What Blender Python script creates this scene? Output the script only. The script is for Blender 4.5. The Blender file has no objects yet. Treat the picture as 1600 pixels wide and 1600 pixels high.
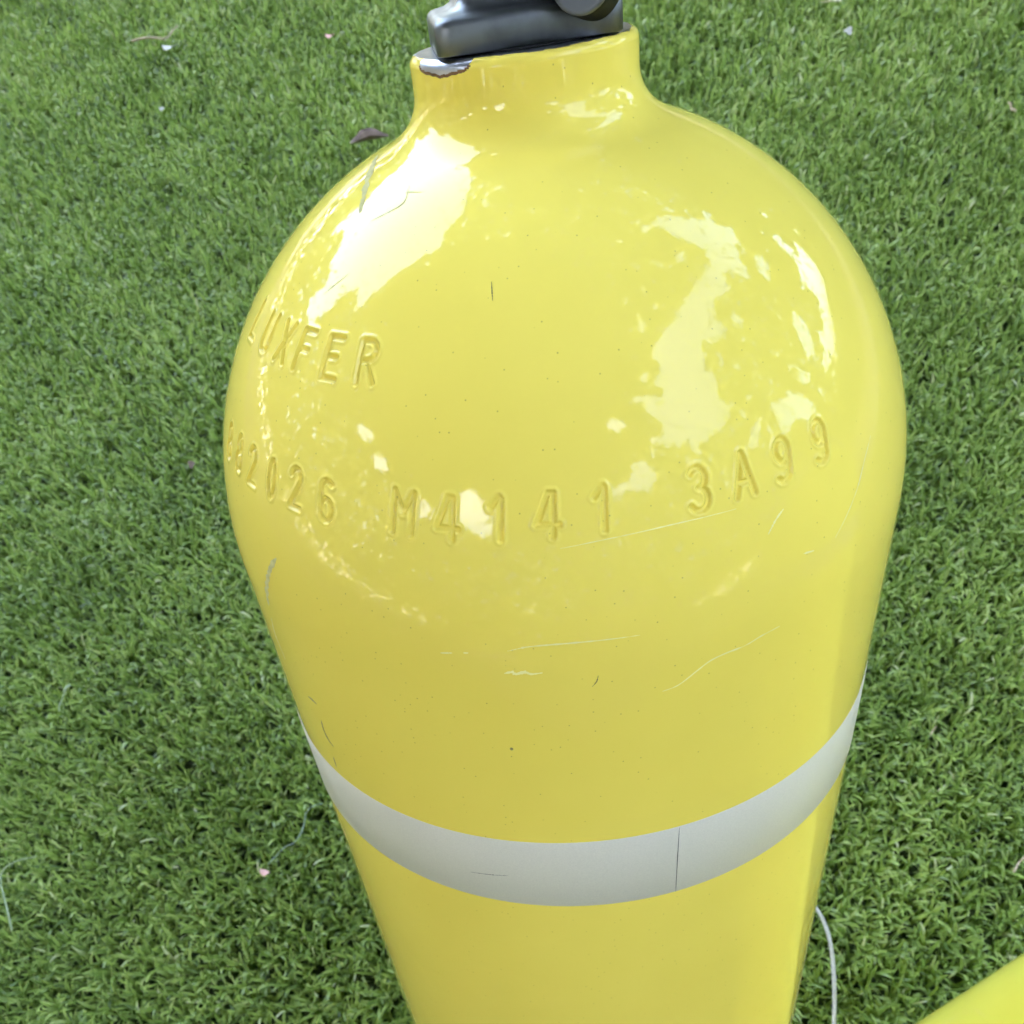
import bpy, math, json
import numpy as np
from mathutils import Matrix, Vector
rng = np.random.default_rng(7)
R_ = math.radians
S = bpy.context.scene
COL = S.collection

# ------------------------------------------------------------------ camera
cam_d = bpy.data.cameras.new("camera")
cam = bpy.data.objects.new("camera", cam_d); COL.objects.link(cam)
cr = Vector((0.99395626, -0.03956498, -0.10239907))
cu = Vector((0.08123930, 0.89246948, 0.44373236))
cf = Vector((-0.07383178, 0.44936939, -0.89028985))
CAM = Vector((0.0, -0.171778, 0.701053))
m = Matrix((cr, cu, -cf)).transposed().to_4x4(); m.translation = CAM
cam.matrix_world = m
cam_d.sensor_width = 36.0
cam_d.lens = 1376.351 / 1600 * 36
cam_d.shift_y = 312.568 / 1600
cam_d.clip_start = 0.01; cam_d.clip_end = 500
cam_d.dof.use_dof = True
cam_d.dof.focus_distance = 0.19
cam_d.dof.aperture_fstop = 40
S.camera = cam

# ------------------------------------------------------------------ sky, sun, exposure
SUN_EL, SUN_AZ = R_(68), R_(235)          # azimuth from +Y towards +X
w = bpy.data.worlds.new("World"); S.world = w; w.use_nodes = True
nt = w.node_tree; bg = nt.nodes["Background"]
sky = nt.nodes.new("ShaderNodeTexSky"); sky.sky_type = 'NISHITA'
sky.sun_disc = False; sky.sun_elevation = SUN_EL; sky.sun_rotation = SUN_AZ
sky.air_density = 1.0; sky.dust_density = 5.0; sky.ozone_density = 0.6
nt.links.new(sky.outputs[0], bg.inputs[0]); bg.inputs[1].default_value = 0.15
sd = bpy.data.lights.new("sun", 'SUN'); sd.energy = 3.0; sd.angle = R_(0.5); sd.color = (1, .95, .87)
so = bpy.data.objects.new("sun", sd); COL.objects.link(so)
sdir = Vector((math.sin(SUN_AZ)*math.cos(SUN_EL), math.cos(SUN_AZ)*math.cos(SUN_EL), math.sin(SUN_EL)))
so.rotation_euler = sdir.to_track_quat('Z', 'Y').to_euler(); so.location = sdir * 20
S.view_settings.view_transform = 'Standard'; S.view_settings.look = 'None'
S.view_settings.gamma = 1.0; S.view_settings.exposure = 4.62

# ------------------------------------------------------------------ helpers
def mesh_np(name, V, F, mats=(), smooth=True, mi=None, N=None):
    """V (n,3), F list of arrays (quads (k,4) and/or tris (k,3))"""
    me = bpy.data.meshes.new(name)
    V = np.asarray(V, np.float32); F = [np.asarray(f, np.int32) for f in (F if isinstance(F, (list, tuple)) else [F])]
    nl = sum(f.size for f in F); nf = sum(len(f) for f in F)
    me.vertices.add(len(V)); me.vertices.foreach_set("co", V.ravel())
    me.loops.add(nl); me.loops.foreach_set("vertex_index", np.concatenate([f.ravel() for f in F]))
    me.polygons.add(nf)
    tot = np.concatenate([np.full(len(f), f.shape[1], np.int32) for f in F])
    me.polygons.foreach_set("loop_start", np.concatenate([[0], np.cumsum(tot)[:-1]]).astype(np.int32))
    me.polygons.foreach_set("use_smooth", np.full(nf, smooth))
    for mm in mats: me.materials.append(mm)
    if mi is not None: me.polygons.foreach_set("material_index", np.asarray(mi, np.int32))
    me.update(calc_edges=True); me.validate()
    if N is not None: me.normals_split_custom_set_from_vertices(np.asarray(N, np.float32).reshape(-1, 3).tolist())
    return me
def obj(name, me, parent=None, **kw):
    o = bpy.data.objects.new(name, me); COL.objects.link(o)
    if parent is not None: o.parent = parent
    for k, v in kw.items(): o[k] = v
    return o
def empty(name, mat, **kw):
    o = bpy.data.objects.new(name, None); COL.objects.link(o); o.matrix_world = mat
    o.empty_display_size = .05
    for k, v in kw.items(): o[k] = v
    return o
def grid_faces(nr, nc, wrap=False):
    i = np.arange(nr-1)[:, None]; j = np.arange(nc if wrap else nc-1)[None]
    j2 = (j+1) % nc
    a = i*nc+j; b = i*nc+j2; c = (i+1)*nc+j2; d = (i+1)*nc+j
    return np.stack([a, b, c, d], -1).reshape(-1, 4)
def tube(pts, rad, n=8, close=True):
    pts = np.asarray(pts, float); k = len(pts); rad = np.broadcast_to(np.asarray(rad, float), (k,))
    T = np.gradient(pts, axis=0); T /= np.linalg.norm(T, axis=1)[:, None]
    up = np.array([0, 0, 1.]); V = []
    for p, t, r in zip(pts, T, rad):
        a = np.cross(t, up); 
        if np.linalg.norm(a) < 1e-3: a = np.cross(t, [1, 0, 0])
        a /= np.linalg.norm(a); b = np.cross(a, t); up = b
        th = np.linspace(0, 2*np.pi, n, endpoint=False)[:, None]
        V.append(p + r*(np.cos(th)*a + np.sin(th)*b))
    V = np.concatenate(V); F = grid_faces(k, n, True)
    V = np.vstack([V, pts[0], pts[-1]]); c0, c1 = k*n, k*n+1
    j = np.arange(n); j2 = (j+1) % n
    F3 = np.concatenate([np.stack([j2, j, np.full(n, c0)], -1), np.stack([(k-1)*n+j, (k-1)*n+j2, np.full(n, c1)], -1)])
    return V, [F, F3]
def spline(P, n=40):
    P = np.asarray(P, float)
    if len(P) < 3:
        t = np.linspace(0, 1, n)[:, None]; return P[0]*(1-t)+P[-1]*t
    Q = np.vstack([2*P[0]-P[1], P, 2*P[-1]-P[-2]]); out = []
    per = max(2, n//(len(P)-1))
    for i in range(1, len(Q)-2):
        t = np.linspace(0, 1, per, endpoint=(i == len(Q)-3))[:, None]
        a, b, c, d = Q[i-1], Q[i], Q[i+1], Q[i+2]
        out.append(.5*((2*b)+(-a+c)*t+(2*a-5*b+4*c-d)*t**2+(-a+3*b-3*c+d)*t**3))
    return np.vstack(out)

# ------------------------------------------------------------------ materials
def mat(name):
    mm = bpy.data.materials.new(name); mm.use_nodes = True
    return mm, mm.node_tree, mm.node_tree.nodes["Principled BSDF"]
def nd(t, kind, **kw):
    n = t.nodes.new(kind)
    for k, v in kw.items():
        if k.startswith('i_'): n.inputs[k[2:].replace('_', ' ')].default_value = v
        else: setattr(n, k, v)
    return n
def ramp(t, src, stops):
    r = t.nodes.new("ShaderNodeValToRGB"); e = r.color_ramp.elements
    while len(e) < len(stops): e.new(.5)
    for q, (p, c) in zip(e, stops): q.position = p; q.color = (*c, 1) if len(c) == 3 else c
    t.links.new(src, r.inputs[0]); return r
def coords(t):
    return t.nodes.new("ShaderNodeTexCoord").outputs["Object"]

def yellow_paint(name, base, dark):
    M, t, p = mat(name); co = coords(t)
    n1 = nd(t, "ShaderNodeTexNoise", i_Scale=14.0, i_Detail=4.0); t.links.new(co, n1.inputs[0])
    r1 = ramp(t, n1.outputs[0], [(.3, dark), (.7, base)])
    # tiny dirt specks sitting in the paint
    v = nd(t, "ShaderNodeTexVoronoi", i_Scale=520.0); t.links.new(co, v.inputs[0])
    rs = ramp(t, v.outputs["Distance"], [(.05, (1, 1, 1)), (.12, (0, 0, 0))])
    sp = nd(t, "ShaderNodeSeparateColor"); t.links.new(v.outputs["Color"], sp.inputs[0])
    gt = nd(t, "ShaderNodeMath", operation='GREATER_THAN'); gt.inputs[1].default_value = .62; t.links.new(sp.outputs[0], gt.inputs[0])
    mu = nd(t, "ShaderNodeMath", operation='MULTIPLY'); t.links.new(rs.outputs[0], mu.inputs[0]); t.links.new(gt.outputs[0], mu.inputs[1])
    mu2 = nd(t, "ShaderNodeMath", operation='MULTIPLY'); mu2.inputs[1].default_value = .50; t.links.new(mu.outputs[0], mu2.inputs[0])
    mx = nd(t, "ShaderNodeMix", data_type='RGBA'); t.links.new(mu2.outputs[0], mx.inputs[0])
    t.links.new(r1.outputs[0], mx.inputs[6]); mx.inputs[7].default_value = (.16, .11, .03, 1)
    t.links.new(mx.outputs[2], p.inputs["Base Color"])
    # orange peel
    n2 = nd(t, "ShaderNodeTexNoise", i_Scale=700.0, i_Detail=2.0); t.links.new(co, n2.inputs[0])
    n3 = nd(t, "ShaderNodeTexNoise", i_Scale=70.0, i_Detail=2.0); t.links.new(co, n3.inputs[0])
    b1 = nd(t, "ShaderNodeBump", i_Strength=.22, i_Distance=.00004); t.links.new(n2.outputs[0], b1.inputs["Height"])
    b2 = nd(t, "ShaderNodeBump", i_Strength=.4, i_Distance=.00014); t.links.new(n3.outputs[0], b2.inputs["Height"]); t.links.new(b1.outputs[0], b2.inputs["Normal"])
    t.links.new(b2.outputs[0], p.inputs["Normal"])
    n4 = nd(t, "ShaderNodeTexNoise", i_Scale=40.0, i_Detail=5.0); t.links.new(co, n4.inputs[0])
    mr = nd(t, "ShaderNodeMapRange"); mr.inputs[3].default_value = .02; mr.inputs[4].default_value = .05
    t.links.new(n4.outputs[0], mr.inputs[0]); t.links.new(mr.outputs[0], p.inputs["Roughness"])
    p.inputs["IOR"].default_value = 1.45; p.inputs["Specular IOR Level"].default_value = .25
    return M
PAINT = yellow_paint("yellow_paint", (.83, .675, .118), (.79, .635, .104))
PAINT2 = yellow_paint("lime_yellow_paint", (.90, .82, .13), (.87, .78, .12))

def metal(name, col, rough, var=.12, scale=120, dark=.55):
    M, t, p = mat(name); co = coords(t)
    n1 = nd(t, "ShaderNodeTexNoise", i_Scale=float(scale), i_Detail=6.0); t.links.new(co, n1.inputs[0])
    r1 = ramp(t, n1.outputs[0], [(.35, tuple(c*dark for c in col)), (.6, col)])
    t.links.new(r1.outputs[0], p.inputs["Base Color"]); p.inputs["Metallic"].default_value = 1
    mr = nd(t, "ShaderNodeMapRange"); mr.inputs[3].default_value = rough+var; mr.inputs[4].default_value = rough-var*.5
    t.links.new(n1.outputs[0], mr.inputs[0]); t.links.new(mr.outputs[0], p.inputs["Roughness"])
    b = nd(t, "ShaderNodeBump", i_Strength=.5, i_Distance=.00025); t.links.new(n1.outputs[0], b.inputs["Height"]); t.links.new(b.outputs[0], p.inputs["Normal"])
    return M
BARE = metal("bare_metal", (.42, .43, .47), .28, dark=.75)
VALVE = metal("dull_valve_metal", (.18, .19, .188), .42, .16, 90, .45)
def simple(name, col, rough=.6, spec=.5, ns=60, var=.2, bump=0, trans=0):
    M, t, p = mat(name); co = coords(t)
    n1 = nd(t, "ShaderNodeTexNoise", i_Scale=float(ns), i_Detail=5.0); t.links.new(co, n1.inputs[0])
    r1 = ramp(t, n1.outputs[0], [(.3, tuple(c*(1-var) for c in col)), (.7, col)])
    t.links.new(r1.outputs[0], p.inputs["Base Color"])
    p.inputs["Roughness"].default_value = rough; p.inputs["Specular IOR Level"].default_value = spec
    if bump:
        b = nd(t, "ShaderNodeBump", i_Strength=.5, i_Distance=bump); t.links.new(n1.outputs[0], b.inputs["Height"]); t.links.new(b.outputs[0], p.inputs["Normal"])
    return M
BLACK = simple("black_rubber", (.008, .009, .009), .7, .25)
KNOB = simple("dark_grey_plastic", (.10, .11, .115), .45, ns=200)
TAPE = simple("grey_reflective_tape", (.62, .59, .47), .42, .5, 2500, .10, .00003)
LIGHTSCR_REFL = simple("pale_scratch_and_reflection", (.92, .84, .34), .6)
WHITESCR = simple("white_scratch", (.85, .84, .60), .35)
DARKSCR = simple("dark_scuff", (.28, .24, .07), .6, ns=900, var=.5)
GREYSCR = simple("grey_scuff", (.60, .55, .22), .9, ns=600, var=.3)
SEAM = simple("seam_shade_and_scuff", (.10, .10, .09), .7)
STAMPDIRT = None
RUST = simple("brown_rust", (.22, .12, .05), .8, ns=600, var=.5)
CORD = simple("white_cord", (.60, .57, .50), .55, ns=900, var=.25, bump=.0002)
TWIG = simple("dry_twig", (.62, .48, .32), .8, ns=300, var=.4)
PETAL = simple("white_petal", (.50, .50, .43), .6)
CREAM = simple("cream_petal", (.80, .72, .55), .6)
PINK = simple("pink_petal", (.78, .45, .38), .6)
BROWN = simple("brown_leaf", (.20, .14, .10), .7, ns=150, var=.5)
FIBRE = simple("pale_fibre", (.40, .48, .28), .5)
GREYF = simple("grey_fibre", (.34, .44, .34), .5)

# ground: turf backing near the cylinders, pale paving beyond the lawn edge
GM, t, p = mat("paving_and_backing"); co = coords(t)
n1 = nd(t, "ShaderNodeTexNoise", i_Scale=3.0, i_Detail=8.0); t.links.new(co, n1.inputs[0])
r1 = ramp(t, n1.outputs[0], [(.3, (.24, .20, .15)), (.7, (.34, .29, .22))]); t.links.new(r1.outputs[0], p.inputs["Base Color"]); p.inputs["Roughness"].default_value = .8
BACK = simple("turf_backing", (.07, .10, .03), .9, ns=300, var=.5)

# blades
BM, t, p = mat("turf_blade")
at = nd(t, "ShaderNodeAttribute", attribute_name="tone")
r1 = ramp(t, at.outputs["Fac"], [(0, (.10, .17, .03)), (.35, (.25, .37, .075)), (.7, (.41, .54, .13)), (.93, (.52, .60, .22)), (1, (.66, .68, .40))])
t.links.new(r1.outputs[0], p.inputs["Base Color"]); p.inputs["Roughness"].default_value = .38
p.inputs["Specular IOR Level"].default_value = .5
tr = nd(t, "ShaderNodeBsdfTranslucent"); t.links.new(r1.outputs[0], tr.inputs[0])
mxs = nd(t, "ShaderNodeMixShader"); mxs.inputs[0].default_value = .32
t.links.new(p.outputs[0], mxs.inputs[1]); t.links.new(tr.outputs[0], mxs.inputs[2])
t.links.new(mxs.outputs[0], t.nodes["Material Output"].inputs[0])
# canopy leaf
LM, t, p = mat("tree_leaf"); co = coords(t)
n1 = nd(t, "ShaderNodeTexNoise", i_Scale=1.5, i_Detail=4.0); t.links.new(co, n1.inputs[0])
r1 = ramp(t, n1.outputs[0], [(.3, (.09, .14, .04)), (.7, (.17, .23, .07))]); t.links.new(r1.outputs[0], p.inputs["Base Color"]); p.inputs["Roughness"].default_value = .5
tr = nd(t, "ShaderNodeBsdfTranslucent"); t.links.new(r1.outputs[0], tr.inputs[0])
mxs = nd(t, "ShaderNodeMixShader"); mxs.inputs[0].default_value = .36
t.links.new(p.outputs[0], mxs.inputs[1]); t.links.new(tr.outputs[0], mxs.inputs[2])
t.links.new(mxs.outputs[0], t.nodes["Material Output"].inputs[0])
BARK = simple("bark", (.16, .12, .08), .9, ns=20, var=.5, bump=.01)

# ------------------------------------------------------------------ ground
g = 60.0
obj("ground", mesh_np("ground", [(-g, -g, -.006), (g, -g, -.006), (g, g, -.006), (-g, g, -.006)], [np.array([[0, 1, 2, 3]])], [GM], False), kind="structure",
    label="pale ground around the edge of the artificial lawn")
X0, X1, Y0, Y1 = -1.9, 1.7, -1.3, 2.6
obj("lawn", mesh_np("lawn", [(X0, Y0, 0), (X1, Y0, 0), (X1, Y1, 0), (X0, Y1, 0)], [np.array([[0, 1, 2, 3]])], [BACK], False), kind="structure",
    label="dark backing of the artificial lawn under the yellow cylinders")

# ------------------------------------------------------------------ turf blades (one stuff object)
def blades(P, H, W, seg, lean, seed):
    r = np.random.default_rng(seed); n = len(P)
    a = r.uniform(0, 2*np.pi, n)                     # lean direction
    fa = a + np.pi/2 + r.normal(0, .6, n)            # width direction
    k0 = r.uniform(.0, .42, n)*lean; k1 = np.abs(r.normal(1.5, .9, n))*lean   # start tilt, extra curl along the blade
    tw = r.normal(0, .7, n)
    s = np.linspace(0, 1, seg+1)
    ang = k0[:, None] + k1[:, None]*s**3
    dx = np.sin(ang); dz = np.cos(ang)
    step = (H/seg)[:, None]
    hx = np.concatenate([np.zeros((n, 1)), np.cumsum((dx[:, 1:]+dx[:, :-1])/2*step, 1)], 1)
    hz = np.concatenate([np.zeros((n, 1)), np.cumsum((dz[:, 1:]+dz[:, :-1])/2*step, 1)], 1)
    hz = np.maximum(hz, .004)
    cx = P[:, 0:1] + hx*np.cos(a)[:, None]; cy = P[:, 1:2] + hx*np.sin(a)[:, None]
    wd = W[:, None]*np.array([1.0 if q < .7 else (1.0-(q-.7)/.3*.65) for q in s])/2
    f = fa[:, None] + tw[:, None]*s
    ox = np.cos(f)*wd; oy = np.sin(f)*wd
    L = np.stack([cx-ox, cy-oy, hz], -1); Rr = np.stack([cx+ox, cy+oy, hz], -1)
    V = np.stack([L, Rr], 2).reshape(n, -1, 3)       # n, 2(seg+1), 3
    base = (np.arange(n)*2*(seg+1))[:, None, None]
    q = np.array([[2*i, 2*i+1, 2*i+3, 2*i+2] for i in range(seg)])[None]
    F = (base+q).reshape(-1, 4)
    tone = np.clip(r.normal(.46, .2, n)+.16*hcloud(P*.45)+.08*hcloud(P[:, ::-1]*1.7), 0, .9); tone[r.random(n) < .012] = 1.0  # slow patches put the turf's lighter sheen into blade tone
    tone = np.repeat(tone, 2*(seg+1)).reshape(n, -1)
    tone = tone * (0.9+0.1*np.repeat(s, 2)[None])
    return V.reshape(-1, 3), F, tone.ravel()
def jitter(x0, x1, y0, y1, dens, seed):
    r = np.random.default_rng(seed); st = 1/math.sqrt(dens)
    xs, ys = np.meshgrid(np.arange(x0, x1, st), np.arange(y0, y1, st))
    P = np.stack([xs.ravel(), ys.ravel()], -1); return P + r.uniform(-.75, .75, P.shape)*st
def hcloud(P):   # patchy pile: slow variation in height and in painted sheen
    x, y = P[:, 0], P[:, 1]
    return (np.sin(x*23+3*np.sin(y*9))+np.sin(y*31+2*np.sin(x*17+1))+np.sin((x+y)*47+2)+np.sin((x-y)*71))/4
VV, FF, TT = [], [], []; off = 0
def visible(P, m=.10):
    # wedge of lawn around the picture, a little wider so that side views hold too
    xl = np.interp(P[:, 1], [-.2, .1, 1.55, 2.0], [-.50, -.55, -.92, -1.1]); xr = np.interp(P[:, 1], [-.2, .1, 1.2, 2.0], [.36, .38, .72, .95])
    return (P[:, 0] > xl-m) & (P[:, 0] < xr+m)
for (y0, y1, dens, seg, wm, sd_) in [(-.30, .45, 115000, 5, .0025, 1), (.45, .95, 84000, 4, .0028, 2), (.95, 1.9, 62000, 3, .0036, 3)]:
    P = jitter(-1.3, 1.2, y0, y1, dens/7, sd_); P = P[visible(P)]; rc_ = np.random.default_rng(sd_+20)
    P = np.repeat(P, 7, 0) + rc_.normal(0, (.0017, .0026, .0040)[sd_-1], (len(P)*7, 2))       # seven blades to a stitched tuft
    r = np.random.default_rng(sd_+50); hc = hcloud(P)
    H = r.uniform(.019, .030, len(P))*(1+.10*hc); Wd = wm*r.uniform(.65, 1.25, len(P))
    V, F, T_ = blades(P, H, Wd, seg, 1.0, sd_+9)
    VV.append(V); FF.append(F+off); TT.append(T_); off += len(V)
# sparse coarse pile out to the lawn's edge
P = jitter(X0, X1, Y0, Y1, 4500, 8); inside = visible(P) & (P[:, 1] > -.30) & (P[:, 1] < 1.9); P = P[~inside]
r = np.random.default_rng(77); V, F, T_ = blades(P, r.uniform(.02, .032, len(P)), r.uniform(.006, .010, len(P)), 2, 1.1, 78)
VV.append(V); FF.append(F+off); TT.append(T_); off += len(V)
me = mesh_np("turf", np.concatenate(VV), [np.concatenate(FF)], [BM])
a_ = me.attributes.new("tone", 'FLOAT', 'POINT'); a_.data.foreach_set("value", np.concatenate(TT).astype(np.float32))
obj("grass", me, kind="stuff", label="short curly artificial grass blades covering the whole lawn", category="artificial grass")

# ------------------------------------------------------------------ diving cylinder
RM = .09; LB = 5.6; K = .9755
# stamped characters: polylines in a box 0..0.5 wide, 0..1 high
def arc(cx, cy, rx, ry, a0, a1, n=9):
    t_ = np.radians(np.linspace(a0, a1, n)); return [(cx+rx*math.cos(q), cy+ry*math.sin(q)) for q in t_]
GL = {
 '8': [arc(.25, .75, .17, .25, 0, 360, 14), arc(.25, .27, .2, .27, 0, 360, 14)],
 '2': [arc(.25, .76, .2, .24, 165, -30, 9)+[(.05, 0), (.46, 0)]],
 '0': [arc(.25, .5, .14, .5, 0, 360, 18)],
 '6': [arc(.25, .8, .2, .2, 40, 180, 6)+[(.05, .3)]+arc(.25, .27, .2, .27, 180, 540, 14)],
 'M': [[(.0, 0), (.0, 1), (.25, .5), (.5, 1), (.5, 0)]],
 '4': [[(.38, 0), (.38, 1), (.26, 1), (.0, .28), (.52, .28)]],
 '1': [[(.08, .76), (.28, 1), (.32, .95), (.32, 0)]],
 '3': [arc(.23, .76, .2, .24, 150, -80, 9)+arc(.23, .27, .23, .27, 85, -150, 10)],
 'A': [[(.0, 0), (.25, 1), (.5, 0)], [(.08, .33), (.42, .33)]],
 '9': [arc(.25, .73, .2, .27, 0, 360, 14), [(.45, .73), (.44, .3)]+arc(.24, .22, .2, .22, 10, -140, 6)],
 'L': [[(.0, 1), (.0, 0), (.45, 0)]], 'U': [[(.0, 1), (.0, .25)]+arc(.24, .25, .24, .25, 180, 360, 8)+[(.48, 1)]],
 'X': [[(.0, 0), (.48, 1)], [(.0, 1), (.48, 0)]], 'F': [[(.0, 0), (.0, 1), (.45, 1)], [(.0, .52), (.36, .52)]],
 'E': [[(.45, 0), (.0, 0), (.0, 1), (.45, 1)], [(.0, .52), (.36, .52)]],
 'R': [[(.0, 0), (.0, 1)]+arc(.22, .76, .24, .24, 90, -90, 8)+[(.0, .52)], [(.2, .52), (.46, 0)]],
}
TXT = [('8', -65.3), ('8', -59.3), ('2', -53.6), ('0', -47.3), ('2', -41.2), ('6', -34.6), ('M', -21.6), ('4', -15.2), ('1', -8.3), ('4', -1.8), ('1', 5.2),
       ('3', 18.3), ('A', 25.0), ('9', 31.5), ('9', 38.7)]
TX2 = [('L', -67.2), ('U', -59.4), ('X', -52.2), ('F', -45.4), ('E', -37.9), ('R', -30.3)]
segs = []   # (theta0deg, lat0deg, list of segments in metres)
rt = np.random.default_rng(5)
for rowi, (row, lat0) in enumerate([(TXT, 22.75), (TX2, 40.4)]):
    for ch, th in row:
        rot = rt.normal(0, .03) - (.05 if rowi == 0 else -.02); dv = rt.normal(0, .00018)
        ss = []
        for pl in GL[ch]:
            q = [((x-.25)*.0082, (y-.5)*.0082) for x, y in pl]
            q = [(x*math.cos(rot)-y*math.sin(rot), x*math.sin(rot)+y*math.cos(rot)+dv) for x, y in q]
            ss += list(zip(q[:-1], q[1:]))
        segs.append((th, lat0, ss))
def stamp_depth(th, lat):
    """press depth (m) at surface points given by longitude / ellipse parameter in degrees"""
    D = np.zeros(th.shape)
    for th0, lat0, ss in segs:
        sx = np.radians(th-th0)*RM*math.cos(R_(lat0)); sy = np.radians(lat-lat0)*RM
        mk = (np.abs(sx) < .0045) & (np.abs(sy) < .0062)
        if not mk.any(): continue
        x = sx[mk]; y = sy[mk]; d = np.full(x.shape, 9.)
        for (x0, y0), (x1, y1) in ss:
            ux, uy = x1-x0, y1-y0; l2 = ux*ux+uy*uy+1e-12
            tt = np.clip(((x-x0)*ux+(y-y0)*uy)/l2, 0, 1)
            d = np.minimum(d, np.hypot(x-x0-tt*ux, y-y0-tt*uy))
        hw = .00072
        q = np.clip(1-d/hw, 0, 1); groove = -.00052*np.minimum(1, 1.6*q)**1.3
        lipv = .00014*np.exp(-((d-hw*1.3)/.00036)**2)
        D[mk] = groove+lipv
    return D
# longitudes: fine over the stamped part, coarse behind
thf = np.arange(-72, 46, .15); thc = np.concatenate([np.arange(46, 92, .75), np.arange(92, 268, 3.0), np.arange(268, 288, .75)])
TH = np.concatenate([thf, thc]); TH = np.unique(np.round(TH, 4)); NC = len(TH)
rows = []   # (kind, r, z, lat)
def add(r_, z_, nr, nz, lat=-99): rows.append((r_, z_, nr, nz, lat))
cr_ = .22
add(0.001, -LB, 0, -1)
for q in np.linspace(0, 90, 7): add(1-cr_+cr_*math.sin(R_(q)), -LB+cr_-cr_*math.cos(R_(q)), math.sin(R_(q)), -math.cos(R_(q)))
for z in (-4.5, -3.4, -2.3, -1.4, -.9, -.6, -.3): add(1, z, 1, 0)
lats = np.concatenate([np.arange(0, 19, 1.), np.arange(19, 26.8, .15), np.arange(27, 36.6, .8), np.arange(37, 44, .15), np.arange(44.2, 68.2, .75)])
rend = .36
lat_end = math.degrees(math.acos(rend))
for la in lats[lats < lat_end-.3]:
    c, s_ = math.cos(R_(la)), math.sin(R_(la)); nn = np.array([c, s_/K]); nn /= np.linalg.norm(nn)
    add(c, K*s_, nn[0], nn[1], la)
z37 = K*math.sqrt(1-rend**2); slope = -K*rend/math.sqrt(1-rend**2)
rn = .267; P0 = np.array([rend, z37]); P1 = np.array([rn, z37+slope*(rn-rend)]); P2 = np.array([rn, P1[1]+.075])
for q in np.linspace(0, 1, 14):
    b = (1-q)**2*P0+2*q*(1-q)*P1+q*q*P2; d = 2*(1-q)*(P1-P0)+2*q*(P2-P1); d /= np.linalg.norm(d)
    add(b[0], b[1], d[1], -d[0])
ZR = 1.0856; lip = .020
for z in np.linspace(P2[1]+.01, ZR-lip, 30): add(rn, z, 1, 0)
for q in np.linspace(8, 90, 9): add(rn-lip+lip*math.cos(R_(q)), ZR-lip+lip*math.sin(R_(q)), math.cos(R_(q)), math.sin(R_(q)))
for rr in (.243, .23, .2, .17): add(rr, ZR, 0, 1)
rows = np.array(rows); NR = len(rows)
thg, latg = np.meshgrid(TH, rows[:, 4]); eps = .03
D0 = np.zeros(thg.shape); GX = np.zeros(thg.shape); GY = np.zeros(thg.shape)
tm = (latg > 18) & (latg < 44.5) & (thg < 50)
a, b = thg[tm], latg[tm]
D0[tm] = stamp_depth(a, b)
GX[tm] = (stamp_depth(a+eps, b)-stamp_depth(a-eps, b))/(2*math.radians(eps)*RM*np.cos(np.radians(b)))
GY[tm] = (stamp_depth(a, b+eps)-stamp_depth(a, b-eps))/(2*math.radians(eps)*RM)
st_, ct_ = np.sin(np.radians(thg)), np.cos(np.radians(thg))
rr = rows[:, 0:1]; zz = rows[:, 1:2]; nr = rows[:, 2:3]; nz = rows[:, 3:4]
rad = np.stack([st_, -ct_, np.zeros_like(st_)], -1); tan = np.stack([ct_, st_, np.zeros_like(st_)], -1)
nrm = rad*nr[..., None]; nrm[..., 2] += nz
mer = rad*(-nz)[..., None]; mer[..., 2] += nr
Pp = rad*rr[..., None]*RM; Pp[..., 2] += zz*RM
Pp = Pp + nrm*D0[..., None]
Nn = nrm - tan*GX[..., None] - mer*GY[..., None]; Nn /= np.linalg.norm(Nn, axis=-1)[..., None]
F = grid_faces(NR, NC, True)
# bare metal: the top face, and a chip in the paint of the lip at the left
zc = np.repeat(((rows[:-1, 1]+rows[1:, 1])/2), NC); rc = np.repeat(((rows[:-1, 0]+rows[1:, 0])/2), NC); tc = np.tile(TH, NR-1)
tcw = (tc+180) % 360-180
edge = .2505 + .0035*np.sin(np.radians(tcw*7))+.002*np.sin(np.radians(tcw*23))
bare = (zc > ZR-.004) & (rc < edge)
u_ = (tcw+44)/19.0
zch = ZR-.024*np.sqrt(np.clip(1-u_**2, 0, 1))*(1+.05*np.sin(np.radians(tcw*23))+.03*np.sin(np.radians(tcw*71)))
bare |= (np.abs(u_) < 1) & (zc > zch) & (zc > 1)
rust = (np.abs(u_) < 1.02) & (zc > zch-.006) & (zc < ZR-.012) & (zc > 1) & ~bare
me_body = mesh_np("cylinder_shell", Pp.reshape(-1, 3), [F], [PAINT, BARE, RUST], True, bare.astype(np.int32)+2*rust, Nn.reshape(-1, 3))

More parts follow.
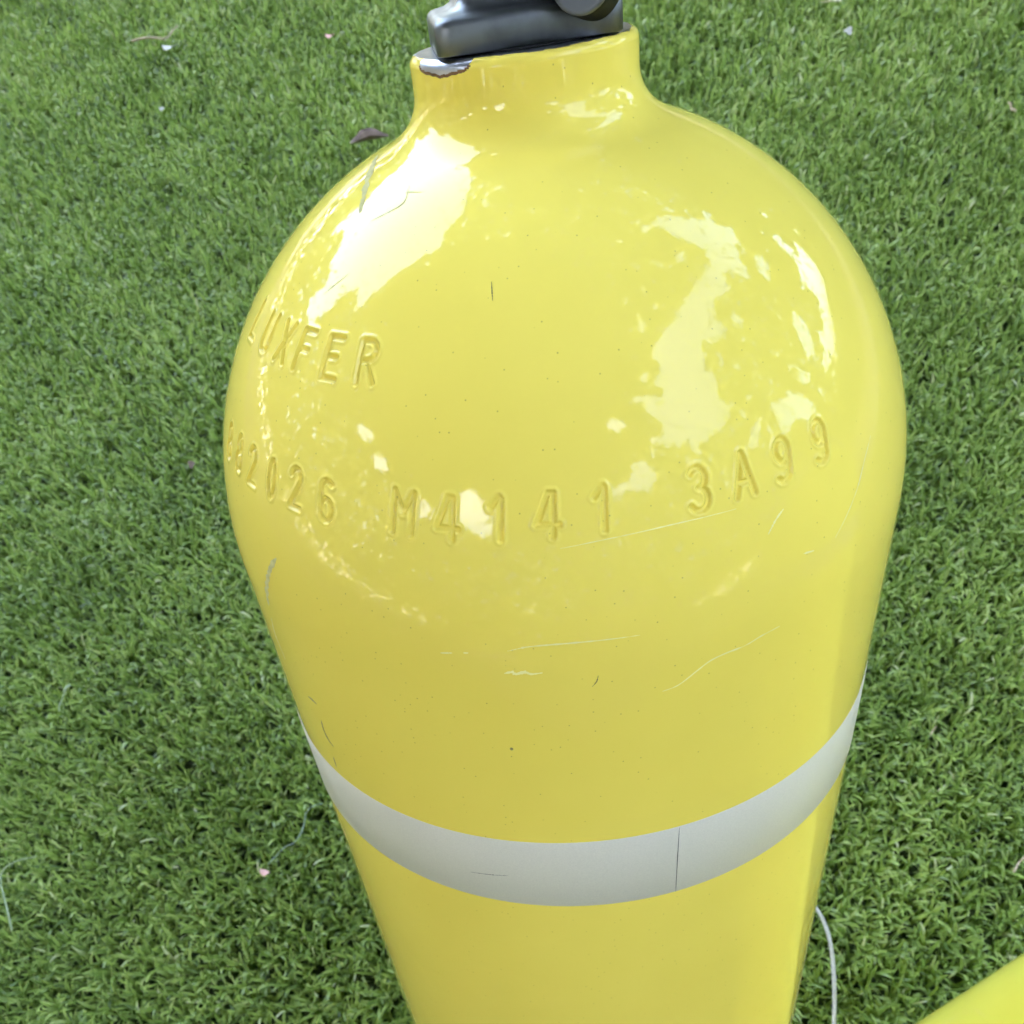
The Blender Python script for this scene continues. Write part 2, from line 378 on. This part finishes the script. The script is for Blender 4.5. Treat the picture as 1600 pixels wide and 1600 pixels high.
def surf(th, z, off=0.0):
    """point on the painted surface (metres) for longitude (deg) and height (in radii)"""
    r_ = 1.0 if z <= 0 else math.sqrt(max(0, 1-(z/K)**2))
    n = np.array([r_, z/K/K if z > 0 else 0.]); n /= np.linalg.norm(n)
    s_, c_ = math.sin(R_(th)), math.cos(R_(th))
    N = np.array([s_*n[0], -c_*n[0], n[1]])
    return np.array([s_*r_, -c_*r_, z])*RM + N*off, N
def ribbon(pts, w0, off=.00004, jag=.25, seed=0, n=40):
    r = np.random.default_rng(seed)
    Q = spline(np.array(pts), n); k = len(Q)
    A = [surf(a_, b_, off) for a_, b_ in Q]; C = np.array([q[0] for q in A]); N = np.array([q[1] for q in A])
    T = np.gradient(C, axis=0); T /= np.linalg.norm(T, axis=1)[:, None]+1e-12
    B = np.cross(N, T); wv = w0/2*np.clip(np.sin(np.linspace(.12, math.pi-.12, k))**.5, .15, 1)*(1+jag*r.normal(0, 1, k)).clip(.25, 2)
    Lv = C-B*wv[:, None]; Rv = C+B*wv[:, None]; M_ = C+N*.00002
    V = np.stack([Lv, M_, Rv], 1).reshape(-1, 3); return V, grid_faces(k, 3)

# tape band, one turn with its overlapping end
def band_mesh():
    z0b, z1b = -.8935, -.597
    def strip(t0, t1, n, r_):
        th = np.linspace(t0, t1, n); prof = [(1.0003, z0b), (r_, z0b+.004), (r_, (z0b+z1b)/2), (r_, z1b-.004), (1.0003, z1b)]
        V = np.array([[math.sin(R_(a_))*p_[0]*RM, -math.cos(R_(a_))*p_[0]*RM, p_[1]*RM] for p_ in prof for a_ in th])
        return V, grid_faces(len(prof), n)
    V1, F1 = strip(14.45, 374.45, 200, 1.0028); V2, F2 = strip(-6, 14.3, 14, 1.0046)
    V = np.vstack([V1]); return mesh_np("tape", V, [F1], [TAPE], True)
me_band = band_mesh()
SCR = {"long_light": [[-0.51, 0.3108], [5.65, 0.3185], [13.21, 0.3226], [18.48, 0.3212], [23.11, 0.3183]], "curved_light": [[11.73, -0.0854], [14.0, -0.0772], [16.72, -0.0475], [18.56, -0.0297], [20.93, -0.0222], [23.9, -0.0203], [26.45, -0.0108], [29.47, -0.0063]], "left_tick": [[-17.74, 0.0641], [-15.98, 0.0677]], "mid": [[-8.4, 0.0805], [-5.24, 0.0918], [0.54, 0.0946], [8.8, 0.0916]], "tick2": [[-14.44, 0.0704], [-13.72, 0.0714]], "crumb": [[-9.23, 0.0168], [-8.17, 0.0209], [-7.69, 0.0153], [-6.46, 0.0208], [-5.65, 0.0149], [-4.11, 0.0176]], "right_reflection": [[50.52, 0.319], [47.66, 0.2793], [45.29, 0.2357], [42.57, 0.1939], [39.53, 0.1533]], "right2": [[30.32, 0.2815], [28.89, 0.2659], [27.45, 0.2414]], "right3": [[33.15, 0.1604], [35.19, 0.1537]], "dark_hair": [[3.13, -0.003], [2.83, -0.0216], [2.2, -0.0356]], "scuffA": [[-46.49, 0.1903], [-49.11, 0.1422], [-52.11, 0.0636], [-53.76, -0.0016]], "scuffA2": [[-55.08, -0.0569], [-56.54, -0.1272], [-56.1, -0.1806], [-55.84, -0.2135]], "scuffB": [[-50.05, -0.2928], [-48.59, -0.2922], [-47.5, -0.2958]], "scuffC": [[-47.98, -0.3637], [-48.34, -0.4064], [-47.84, -0.4404], [-46.51, -0.4574]], "scuffD": [[-48.26, -0.5186], [-48.45, -0.5658]], "grey_streak": [[-82.69, 0.9036], [-70.18, 0.8917], [-58.31, 0.8673], [-51.79, 0.8421]], "spot": [[-10.06, -0.2305], [-9.59, -0.23]], "cracks": [[-40.53, 0.8841], [-37.97, 0.8637], [-40.63, 0.8499], [-45.09, 0.8345]], "crack2": [[-40.57, 0.8757], [-33.87, 0.8771]], "crack3": [[-42.14, 0.7588], [-44.96, 0.7362], [-46.72, 0.7219]], "band_tick": [[-20.6, -0.7728], [-17.17, -0.7658], [-13.73, -0.7571]], "hair2": [[-8.92, 0.7275], [-9.36, 0.7546]]}
def build_scratches(parent):
    spec = dict(long_light=(LIGHTSCR_REFL, .00020), curved_light=(LIGHTSCR_REFL, .00038), left_tick=(LIGHTSCR_REFL, .0004), mid=(LIGHTSCR_REFL, .00032), tick2=(LIGHTSCR_REFL, .0004),
      crumb=(LIGHTSCR_REFL, .0008), right_reflection=(LIGHTSCR_REFL, .0003), right2=(LIGHTSCR_REFL, .0005), right3=(LIGHTSCR_REFL, .0004), dark_hair=(DARKSCR, .00020),  # the long right ribbon paints a mirrored strip of bright horizon
      scuffA=(GREYSCR, .0017), scuffA2=(GREYSCR, .0006), scuffB=(DARKSCR, .0008), scuffC=(DARKSCR, .0007), scuffD=(DARKSCR, .0006), grey_streak=(GREYSCR, .0016),
      spot=(DARKSCR, .0009), cracks=(GREYSCR, .00022), crack2=(GREYSCR, .00016), crack3=(GREYSCR, .00016), hair2=(DARKSCR, .00018), band_tick=(SEAM, .00022))
    for i, (k_, v_) in enumerate(SCR.items()):
        mm, w0 = spec[k_]
        off_ = .00006 if k_ != 'band_tick' else .00031
        V, F_ = ribbon(v_, w0, off_, .3, i)
        nm = "scuff" if mm in (DARKSCR, GREYSCR, SEAM) else "scratch_and_reflection"
        obj(nm, mesh_np(nm, V, [F_], [mm]), parent)

def rrect(xmin, xmax, ymin, ymax, c, n=5):
    pts = []
    for (cx, cy, a0) in [(xmax-c, ymax-c, 0), (xmin+c, ymax-c, 90), (xmin+c, ymin+c, 180), (xmax-c, ymin+c, 270)]:
        for q in np.linspace(0, 90, n): pts.append((cx+c*math.cos(R_(a0+q)), cy+c*math.sin(R_(a0+q))))
    return np.array(pts)
def loft(name, sections, mats, parent, xf=None, smooth=True):
    rings = []
    for z, P_ in sections: rings.append(np.column_stack([P_, np.full(len(P_), z)]))
    n = len(rings[0]); V = np.concatenate(rings); V = V*RM
    if xf is not None: V = xf(V)
    F_ = grid_faces(len(rings), n, True)
    c0, c1 = V[:n].mean(0), V[-n:].mean(0); k = len(V); V = np.vstack([V, c0, c1]); j = np.arange(n); j2 = (j+1) % n
    F3 = np.concatenate([np.stack([j2, j, np.full(n, k)], -1), np.stack([k-1-(n-1)+j, k-n+j2, np.full(n, k+1)], -1)])
    return obj(name, mesh_np(name, V, [F_, F3], mats, smooth), parent)
def disc_stack(name, prof, mats, parent, centre, axis, n=40):
    """lathe: prof list of (r, h) along axis, metres"""
    ax = Vector(axis).normalized(); q = ax.to_track_quat('Z', 'Y').to_matrix()
    th = np.linspace(0, 2*np.pi, n, endpoint=False)
    V = np.array([[p_[0]*math.cos(a_), p_[0]*math.sin(a_), p_[1]] for p_ in prof for a_ in th])
    V = V @ np.array(q).T + np.array(centre)
    return obj(name, mesh_np(name, V, [grid_faces(len(prof), n, True)], mats, True), parent)

def make_valve(parent):
    zb = ZR+.004
    v = obj("valve", None, parent)
    rot = R_(7)
    def xf(V):
        V = V.copy(); x, y = V[:, 0].copy(), V[:, 1].copy()
        V[:, 0] = x*math.cos(rot)-y*math.sin(rot); V[:, 1] = x*math.sin(rot)+y*math.cos(rot); return V
    s = []
    fl = lambda il, ir, f, b, c: rrect(-.208+il, .202-ir, -.190+f, .16-b, c)
    cr = .034
    s += [(zb, fl(.003, .003, .003, .003, cr)), (zb+.003, fl(0, 0, 0, 0, cr)), (zb+.050, fl(0, 0, 0, 0, cr)), (zb+.058, fl(.003, .001, .004, .004, cr)),
          (zb+.064, fl(.010, .002, .012, .012, cr)), (zb+.067, fl(.020, .003, .026, .02, cr)), (zb+.070, fl(.040, .004, .045, .03, cr)), (zb+.078, fl(.055, .005, .060, .05, cr)),
          (zb+.095, fl(.064, .006, .066, .06, cr)), (zb+.115, fl(.068, .006, .060, .06, cr)), (zb+.128, fl(.070, .006, .045, .05, cr)), (zb+.135, fl(.070, .006, .040, .05, cr)),
          (zb+.70, fl(.07, .006, .04, .05, cr)), (zb+.72, fl(.09, .02, .05, .06, cr))]
    loft("valve_body", s, [VALVE], v, xf)
    disc_stack("sealing_ring", [(.200*RM, 0), (.204*RM, .003*RM), (.200*RM, .0055*RM), (.15*RM, .006*RM)], [BLACK], v, (0, 0, (ZR-.0005)*RM), (0, 0, 1), 64)
    # flange that carries the knob, then the round knob turned a little to the left
    cx, cy, cz = .152*RM, -.160*RM, (zb+.088)*RM
    k = disc_stack("port_plug", [(.0, -.01*RM), (.064*RM, -.01*RM), (.066*RM, .060*RM), (.066*RM, .066*RM)], [BLACK], v, (cx+.004*RM, cy, cz), (-.42, -1, .3))
    disc_stack("plug_face", [(.0665*RM, .064*RM), (.0675*RM, .070*RM), (.064*RM, .074*RM), (.058*RM, .0735*RM), (.0, .0735*RM)], [KNOB], k, (cx+.004*RM, cy, cz), (-.42, -1, .3))
    return v

def frame(base, up, front):
    z = Vector(up).normalized(); y = -(Vector(front)-z*Vector(front).dot(z)).normalized(); x = y.cross(z)
    M_ = Matrix((x, y, z)).transposed().to_4x4(); M_.translation = base; return M_
TILT = R_(21)
UP1 = Vector((0, math.sin(TILT), math.cos(TILT)))
SH1 = Vector((0, 0, .508777))                      # centre of the shoulder line
def make_cylinder(label, paint, up, front, shoulder, detail=True):
    base = Vector(shoulder)-Vector(up).normalized()*LB*RM
    M_ = frame(base, up, front)
    root = empty("diving_cylinder", M_, label=label, category="diving cylinder", group="yellow diving cylinders")
    lift = Matrix.Translation((0, 0, LB*RM))
    me_ = me_body
    if not detail:
        me_ = me_body.copy(); me_.materials[0] = paint
    b = obj("cylinder_body", me_, root); b.location = (0, 0, LB*RM)
    t_ = obj("reflective_band", me_band, root); t_.location = (0, 0, LB*RM)
    if detail:
        h = obj("scuff_marks", None, root); h.location = (0, 0, LB*RM)
        build_scratches(h)
        V, F_ = ribbon([(14.64, -.598), (14.42, -.75), (14.25, -.8925)], .00022, .00030, .1, 99, 12)
        obj("seam_shade", mesh_np("seam_shade", V, [F_], [SEAM]), t_)  # dark ribbon paints the shadow line at the tape's overlapping end
    v = make_valve(root); v.location = (0, 0, LB*RM)
    return root
make_cylinder("yellow diving cylinder in the middle with stamped shoulder and grey tape band", PAINT, UP1, (0, -1, 0), SH1)
UP2 = Vector((math.sin(R_(21))*math.sin(R_(55.4)), math.sin(R_(21))*math.cos(R_(55.4)), math.cos(R_(21))))
B2 = Vector((.205, -.207, .038))
make_cylinder("lime yellow cylinder cut off by the lower right corner of the picture", PAINT2, UP2, (.3, -1, 0), B2+UP2*LB*RM, False)

# ------------------------------------------------------------------ cord and litter on the turf
G = {"twig": [[-0.5772, 1.3284], [-0.5483, 1.3282], [-0.5263, 1.3261], [-0.5167, 1.3359], [-0.5089, 1.3514]], "petal": [[-0.5172, 1.3033]], "pink": [[-0.2751, 1.2771]], "leaf": [[-0.224, 1.0093], [-0.19, 1.0089]], "cream": [[0.4148, 1.1888]], "speck": [[0.4211, 1.1134]], "pinkbit": [[-0.2625, 0.0406]], "thread": [[-0.2605, 0.0475], [-0.2545, 0.0535], [-0.2471, 0.0612], [-0.2403, 0.0645], [-0.2345, 0.074], [-0.2324, 0.0833], [-0.2312, 0.0894], [-0.226, 0.0947], [-0.218, 0.0969]], "whitebit": [[-0.4643, 0.2324], [-0.4696, 0.2215], [-0.4687, 0.2049]], "strand": [[-0.4619, 0.0683], [-0.4782, 0.065], [-0.489, 0.058], [-0.4896, 0.0482], [-0.4824, 0.0342], [-0.4748, 0.0204], [-0.4691, 0.007]], "straw": [[0.3239, 0.0132], [0.3177, 0.0077], [0.3111, 0.0008]], "straw2": [[0.2803, 0.1167], [0.2859, 0.1231]], "cord": [[0.1513, -0.003], [0.1604, -0.0099], [0.1652, -0.017], [0.1691, -0.0306], [0.1696, -0.0493], [0.1669, -0.0718], [0.1617, -0.0978]], "speck2": [[-0.5081, 1.1512]], "speck3": [[-0.38, 0.4865]], "straw3": [[0.5686, 0.9227], [0.571, 0.9027]]}
ZG = .026
def path(key, h=None, dz=0.0, n=60, wob=.0015, seed=0):
    P = np.array(G[key]); Q = spline(P, n); r = np.random.default_rng(seed)
    z = np.full(len(Q), ZG+dz) + wob*np.sin(np.linspace(0, 9, len(Q))+seed)
    return np.column_stack([Q, z])
def litter(name, V, F, m_, label, cat, **kw):
    return obj(name, mesh_np(name, V, F, [m_]), label=label, category=cat, **kw)
cp = np.array(G["cord"]); cp = np.vstack([[.10, .012], cp, [.148, -.16], [.13, -.30], [.10, -.45]])
Q = spline(cp, 100); z = np.interp(np.linspace(0, 1, len(Q)), [0, .2, .45, .7, 1], [.024, .027, .030, .029, .026])
V, F_ = tube(np.column_stack([Q, z]), .0015, 10)
litter("cord", V, F_, CORD, "thin white cord curving over the turf beside the middle cylinder", "cord")
V, F_ = tube(path("twig", dz=.010), np.linspace(.0016, .0009, len(path("twig"))), 6); litter("twig", V, F_, TWIG, "thin dry bent twig on the turf in the upper left", "twig")
V, F_ = tube(path("thread", dz=.002, wob=.001), .0004, 6); litter("fibre", V, F_, GREYF, "wavy grey green thread ending at the pink fragment left of the cylinder", "thread", group="loose fibres on the turf")
V, F_ = tube(path("strand", dz=.003), np.linspace(.0004, .0008, len(path("strand"))), 6); litter("fibre", V, F_, FIBRE, "long pale green strand lying at the lower left edge", "thread", group="loose fibres on the turf")
V, F_ = tube(path("straw", dz=.003), .0008, 6); litter("straw", V, F_, TWIG, "short beige straw at the right edge above the second cylinder", "straw", group="bits of straw on the turf")
V, F_ = tube(path("straw2", dz=.002), .0006, 6); litter("straw", V, F_, TWIG, "tiny brown straw right of the tape band", "straw", group="bits of straw on the turf")
V, F_ = tube(path("straw3", dz=.003), .0012, 6); litter("straw", V, F_, TWIG, "beige straw near the upper right edge", "straw", group="bits of straw on the turf")
V, F_ = tube(path("whitebit", dz=.003), np.concatenate([np.full(20, .0013), np.full(len(path("whitebit"))-20, .0005)]), 6); litter("fibre", V, F_, FIBRE, "short pale fibre with a white tip at the left", "thread", group="loose fibres on the turf")
def flake(key, sx, sy, rot, m_, label, cat, name, cup=.25, dz=.004, tilt=.3, seed=0, **kw):
    r = np.random.default_rng(seed); x, y = np.mean(np.array(G[key]), 0); n, k = 16, 5
    V = []
    for i in range(k):
        f = (i+.02)/(k-1+.02)
        for j in range(n):
            a_ = 2*math.pi*j/n; rr_ = 1+.13*math.sin(3*a_+seed)+.08*math.sin(5*a_+2*seed)
            X, Y = sx/2*f*math.cos(a_)*rr_, sy/2*f*math.sin(a_)*rr_
            Zc = cup*(f**2)*min(sx, sy)*(.5+.5*math.cos(2*a_+seed))
            V.append((X, Y, Zc))
    V = np.array(V); top = V.copy(); bot = V.copy(); bot[:, 2] -= .0004; V = np.vstack([top, bot])
    c, s_ = math.cos(rot), math.sin(rot); ct2, st2 = math.cos(tilt), math.sin(tilt)
    X = V[:, 0]*c-V[:, 1]*s_; Y = V[:, 0]*s_+V[:, 1]*c; Z = V[:, 2]
    Y2 = Y*ct2-Z*st2; Z2 = Y*st2+Z*ct2
    V = np.column_stack([X+x, Y2+y, Z2+ZG+dz])
    F_ = grid_faces(k, n, True); m0 = k*n
    Fr = np.array([[(k-1)*n+j, (k-1)*n+(j+1) % n, m0+(k-1)*n+(j+1) % n, m0+(k-1)*n+j] for j in range(n)])
    return litter(name, V, [F_, (F_+m0)[:, ::-1], Fr], m_, label, cat, **kw)
flake("petal", .022, .015, .2, PETAL, "white curled petal lying under the dry twig", "petal", "petal", seed=1, tilt=-.2, dz=.006, group="petals on the turf")
flake("pink", .013, .012, .7, PINK, "small pink petal on the turf left of the valve", "petal", "petal", seed=2, tilt=-.2, group="petals on the turf")
flake("leaf", .052, .024, .1, BROWN, "dry brown curled leaf behind the left shoulder of the cylinder", "leaf", "leaf", seed=3, cup=.35, tilt=-.15, dz=.008)
flake("cream", .028, .012, 0, CREAM, "cream petal at the top edge right of the valve", "petal", "petal", seed=4, tilt=-.3, group="petals on the turf")
flake("speck", .011, .011, 0, PETAL, "tiny white speck below the cream petal in the upper right", "crumb", "crumb", seed=5, group="white specks on the turf")
flake("pinkbit", .0085, .0055, -.5, PINK, "pale pink fragment left of the cylinder at the end of a thread", "petal", "petal", seed=6, tilt=-.2, dz=.003, group="petals on the turf")
flake("speck2", .008, .006, 0, PETAL, "tiny white speck in front of the twig in the upper left", "crumb", "crumb", seed=7, group="white specks on the turf")
flake("speck3", .007, .009, .4, BROWN, "tiny brown flake left of the cylinder shoulder", "crumb", "crumb", seed=8)

# ------------------------------------------------------------------ trees overhead: the shade and what the paint mirrors
GAPS = [[[-0.228,1.081],[-0.196,1.053],[-0.187,0.943],[-0.163,0.891],[-0.14,0.809],[-0.117,0.745],[-0.121,0.68],[-0.125,0.605],[-0.128,0.541],[-0.135,0.5],[-0.141,0.462],[-0.15,0.428],[-0.159,0.397],[-0.182,0.382],[-0.2,0.363],[-0.211,0.313],[-0.242,0.315],[-0.264,0.312],[-0.287,0.309],[-0.318,0.305],[-0.35,0.302],[-0.374,0.297],[-0.4,0.294],[-0.427,0.285],[-0.455,0.279],[-0.476,0.269],[-0.461,0.308],[-0.441,0.351],[-0.492,0.381],[-0.517,0.377],[-0.544,0.373],[-0.578,0.388],[-0.615,0.407],[-0.63,0.461],[-0.615,0.488],[-0.601,0.517],[-0.546,0.499],[-0.518,0.523],[-0.519,0.578],[-0.497,0.586],[-0.476,0.597],[-0.459,0.669],[-0.49,0.701],[-0.506,0.721],[-0.485,0.736],[-0.465,0.754],[-0.434,0.746],[-0.405,0.743],[-0.38,0.758],[-0.355,0.777],[-0.331,0.801],[-0.308,0.822],[-0.286,0.848],[-0.264,0.88],[-0.246,0.965]],[[0.241,0.325],[0.268,0.366],[0.3,0.372],[0.332,0.38],[0.36,0.398],[0.388,0.418],[0.417,0.415],[0.448,0.415],[0.476,0.383],[0.444,0.342],[0.467,0.325],[0.491,0.309],[0.508,0.266],[0.481,0.262],[0.454,0.259],[0.429,0.244],[0.44,0.217],[0.451,0.192],[0.409,0.157],[0.414,0.105],[0.442,0.09],[0.472,0.077],[0.441,0.059],[0.411,0.043],[0.382,0.028],[0.39,0.001],[0.398,-0.026],[0.406,-0.053],[0.441,-0.054],[0.451,-0.09],[0.463,-0.125],[0.51,-0.123],[0.505,-0.152],[0.499,-0.181],[0.477,-0.21],[0.455,-0.239],[0.432,-0.267],[0.396,-0.269],[0.362,-0.271],[0.328,-0.272],[0.298,-0.283],[0.267,-0.293],[0.285,-0.265],[0.302,-0.238],[0.259,-0.206],[0.288,-0.171],[0.255,-0.178],[0.222,-0.184],[0.19,-0.188],[0.213,-0.163],[0.241,-0.16],[0.27,-0.156],[0.299,-0.152],[0.281,-0.133],[0.264,-0.115],[0.275,-0.077],[0.248,-0.053],[0.259,-0.024],[0.27,0.005],[0.285,0.031],[0.3,0.059],[0.316,0.093],[0.332,0.128],[0.348,0.165],[0.366,0.202],[0.384,0.241],[0.402,0.283],[0.374,0.288],[0.347,0.294],[0.321,0.302],[0.294,0.308],[0.267,0.315]],[[0.508,0.366],[0.535,0.393],[0.563,0.379],[0.566,0.343],[0.569,0.308],[0.529,0.312],[0.518,0.339]],[[0.56,0.513],[0.582,0.548],[0.613,0.531],[0.647,0.517],[0.664,0.517],[0.645,0.551],[0.628,0.589],[0.655,0.588],[0.684,0.59],[0.715,0.596],[0.74,0.575],[0.767,0.558],[0.783,0.519],[0.799,0.484],[0.817,0.451],[0.836,0.42],[0.857,0.392],[0.875,0.325],[0.866,0.261],[0.858,0.203],[0.814,0.199],[0.807,0.27],[0.779,0.28],[0.752,0.292],[0.803,0.327],[0.784,0.36],[0.766,0.396],[0.75,0.435],[0.709,0.427],[0.671,0.424],[0.649,0.483],[0.616,0.481],[0.584,0.482]],[[0.64,-0.068],[0.692,-0.009],[0.744,0.039],[0.796,0.055],[0.853,0.076],[0.848,0.026],[0.816,-0.02],[0.786,-0.062],[0.756,-0.101],[0.71,-0.109],[0.674,-0.089]],[[0.616,-0.115],[0.63,-0.113],[0.631,-0.148],[0.633,-0.184],[0.636,-0.22],[0.602,-0.239],[0.597,-0.2],[0.593,-0.162]],[[0.72,0.105],[0.783,0.136],[0.79,0.089],[0.737,0.058]],[[0.653,0.269],[0.708,0.294],[0.725,0.272],[0.744,0.25],[0.763,0.23],[0.784,0.21],[0.754,0.17],[0.723,0.187],[0.694,0.205],[0.673,0.237]],[[0.238,-0.334],[0.252,-0.333],[0.28,-0.354],[0.309,-0.376],[0.285,-0.428],[0.253,-0.43],[0.221,-0.431],[0.165,-0.448],[0.163,-0.422],[0.209,-0.402],[0.215,-0.354]],[[-0.3,-0.366],[-0.261,-0.366],[-0.247,-0.395],[-0.234,-0.425],[-0.235,-0.468],[-0.236,-0.513],[-0.276,-0.541],[-0.314,-0.494],[-0.351,-0.46],[-0.339,-0.429],[-0.328,-0.4]],[[-0.473,-0.34],[-0.436,-0.341],[-0.413,-0.383],[-0.449,-0.412],[-0.494,-0.4]],[[-0.57,-0.021],[-0.535,-0.044],[-0.525,-0.078],[-0.515,-0.112],[-0.553,-0.098],[-0.581,-0.053]],[[-0.549,-0.14],[-0.517,-0.149],[-0.503,-0.188],[-0.537,-0.213],[-0.563,-0.185]]]
def inpoly(x, y, poly):
    p_ = np.array(poly); a_ = p_; b_ = np.roll(p_, 1, 0); res = np.zeros(x.shape, bool)
    for (x0, y0), (x1, y1) in zip(a_, b_):
        c_ = ((y0 > y) != (y1 > y))
        with np.errstate(divide='ignore', invalid='ignore'): res ^= c_ & (x < (x1-x0)*(y-y0)/(y1-y0+1e-12)+x0)
    return res
NL = 110000
rl = np.random.default_rng(11)
# directions seen from the shoulder of the cylinder, denser towards the horizon than uniform area would give
zz_ = np.concatenate([rl.uniform(-0.012, 1, NL-5300), rl.uniform(-.11, -.012, 5300)]); ph = rl.uniform(0, 2*np.pi, NL); cc = np.sqrt(1-zz_**2)
zl = rl.uniform(-.12, .02, 9000); zz_ = np.concatenate([zz_, zl]); ph = np.concatenate([ph, np.radians(rl.uniform(-8, 122, 9000)) % (2*np.pi)])
zl = rl.uniform(-.11, .01, 1300); zz_ = np.concatenate([zz_, zl]); ph = np.concatenate([ph, np.radians(rl.uniform(145, 222, 1300))])
zl = rl.uniform(.0, .5, 9000); zz_ = np.concatenate([zz_, zl]); ph = np.concatenate([ph, np.radians(rl.uniform(0, 62, 9000))])
# extra leaves added on the sun's side to block its direct light
sv = np.array(sdir); ex = sv + rl.normal(0, .30, (60000, 3)); ex /= np.linalg.norm(ex, axis=1)[:, None]; ex = ex[ex[:, 2] > .05]
zz_ = np.concatenate([zz_, ex[:, 2]]); ph = np.concatenate([ph, np.arctan2(ex[:, 0], ex[:, 1]) % (2*np.pi)]); cc = np.sqrt(1-zz_**2); NL = len(zz_)
sx = np.tan((np.pi/2-np.arcsin(zz_))/2)*np.sin(ph); sy = np.tan((np.pi/2-np.arcsin(zz_))/2)*np.cos(ph)
keep = np.ones(NL, bool)
rg = np.random.default_rng(31)      # pinholes through the thin outer foliage beside the right hand opening
for gp, num in ((GAPS[1], 70), (GAPS[4], 25), (GAPS[3], 20)):
    gp = np.array(gp)
    for _ in range(num):
        c0 = gp[rg.integers(len(gp))]+rg.normal(0, .05, 2); keep &= np.hypot((sx-c0[0])*rg.uniform(.6, 1.6), sy-c0[1]) > rg.uniform(.006, .018)
for gp in GAPS: keep &= ~inpoly(sx, sy, gp)
zz_, ph, cc = zz_[keep], ph[keep], cc[keep]; n = len(zz_)
dist = rl.uniform(4.2, 5.6, n)
C = np.column_stack([cc*np.sin(ph), cc*np.cos(ph), zz_])*dist[:, None] + np.array([0, 0, .55])
# small twigs and leaflets fraying the rim of every opening
FR = []
for gp in GAPS:
    p_ = np.array(gp); q_ = np.roll(p_, -1, 0)
    for a0, b0 in zip(p_, q_):
        for _ in range(max(3, int(np.hypot(*(b0-a0))*420))):
            w_ = a0+(b0-a0)*rl.random()+rl.normal(0, .028, 2); e_ = np.pi/2-2*np.arctan(np.hypot(*w_)); z_ = np.arctan2(w_[0], w_[1])
            FR.append((np.cos(e_)*np.sin(z_), np.cos(e_)*np.cos(z_), np.sin(e_)))
FR = np.array(FR); FRph = np.arctan2(FR[:, 0], FR[:, 1]) % (2*np.pi); FRC = FR*rl.uniform(4.2, 4.8, len(FR))[:, None]+np.array([0, 0, .55])
# each leaf: a bent diamond of random attitude
def leaves(C, r, sc=1.0):
    n = len(C); a_ = r.normal(size=(n, 3)); a_ /= np.linalg.norm(a_, axis=1)[:, None]
    b_ = r.normal(size=(n, 3)); b_ = np.cross(a_, b_); b_ /= np.linalg.norm(b_, axis=1)[:, None]
    c_ = np.cross(a_, b_); Ls = sc*r.uniform(.07, .13, n)[:, None]; Ws = Ls*.42
    V = np.stack([C-a_*Ls, C-b_*Ws+c_*Ls*.12, C+a_*Ls, C+b_*Ws+c_*Ls*.12], 1).reshape(-1, 3)
    return V, np.arange(n*4).reshape(n, 4)
sector = (((np.degrees(ph)+360) % 360)//72).astype(int); FRs = (np.degrees(FRph)//72).astype(int)
tree_lab = ["leafy tree in front beyond the lawn, above the picture", "leafy tree to the right of the lawn, above the picture", "leafy tree behind and right of the viewer", "leafy tree behind and left of the viewer", "leafy tree to the left of the lawn, above the picture"]
for k in range(5):
    az = R_([12, 84, 172, 232, 278][k]); tx, ty = 6.2*math.sin(az), 6.2*math.cos(az)
    root = empty("tree", Matrix.Translation((tx, ty, 0)), label=tree_lab[k], category="tree", group="trees round the lawn")
    V, F_ = leaves(C[sector == k], rl); V2, F2 = leaves(FRC[FRs == k], rl, .42); F_ = np.vstack([F_, F2+len(V)]); V = np.vstack([V, V2]); V = V-np.array([tx, ty, 0])
    obj("crown", mesh_np("crown", V, [F_], [LM], False), root)
    hgt = np.linspace(0, 5, 16); trk = np.column_stack([.15*np.sin(hgt*.7+k)-hgt*.04*math.sin(az), .15*np.cos(hgt*.9+k)-hgt*.04*math.cos(az), hgt])
    V, F_ = tube(trk, np.linspace(.17, .07, 16), 12)
    obj("trunk", mesh_np("trunk", V, F_, [BARK]), root)
bpy.context.view_layer.update()
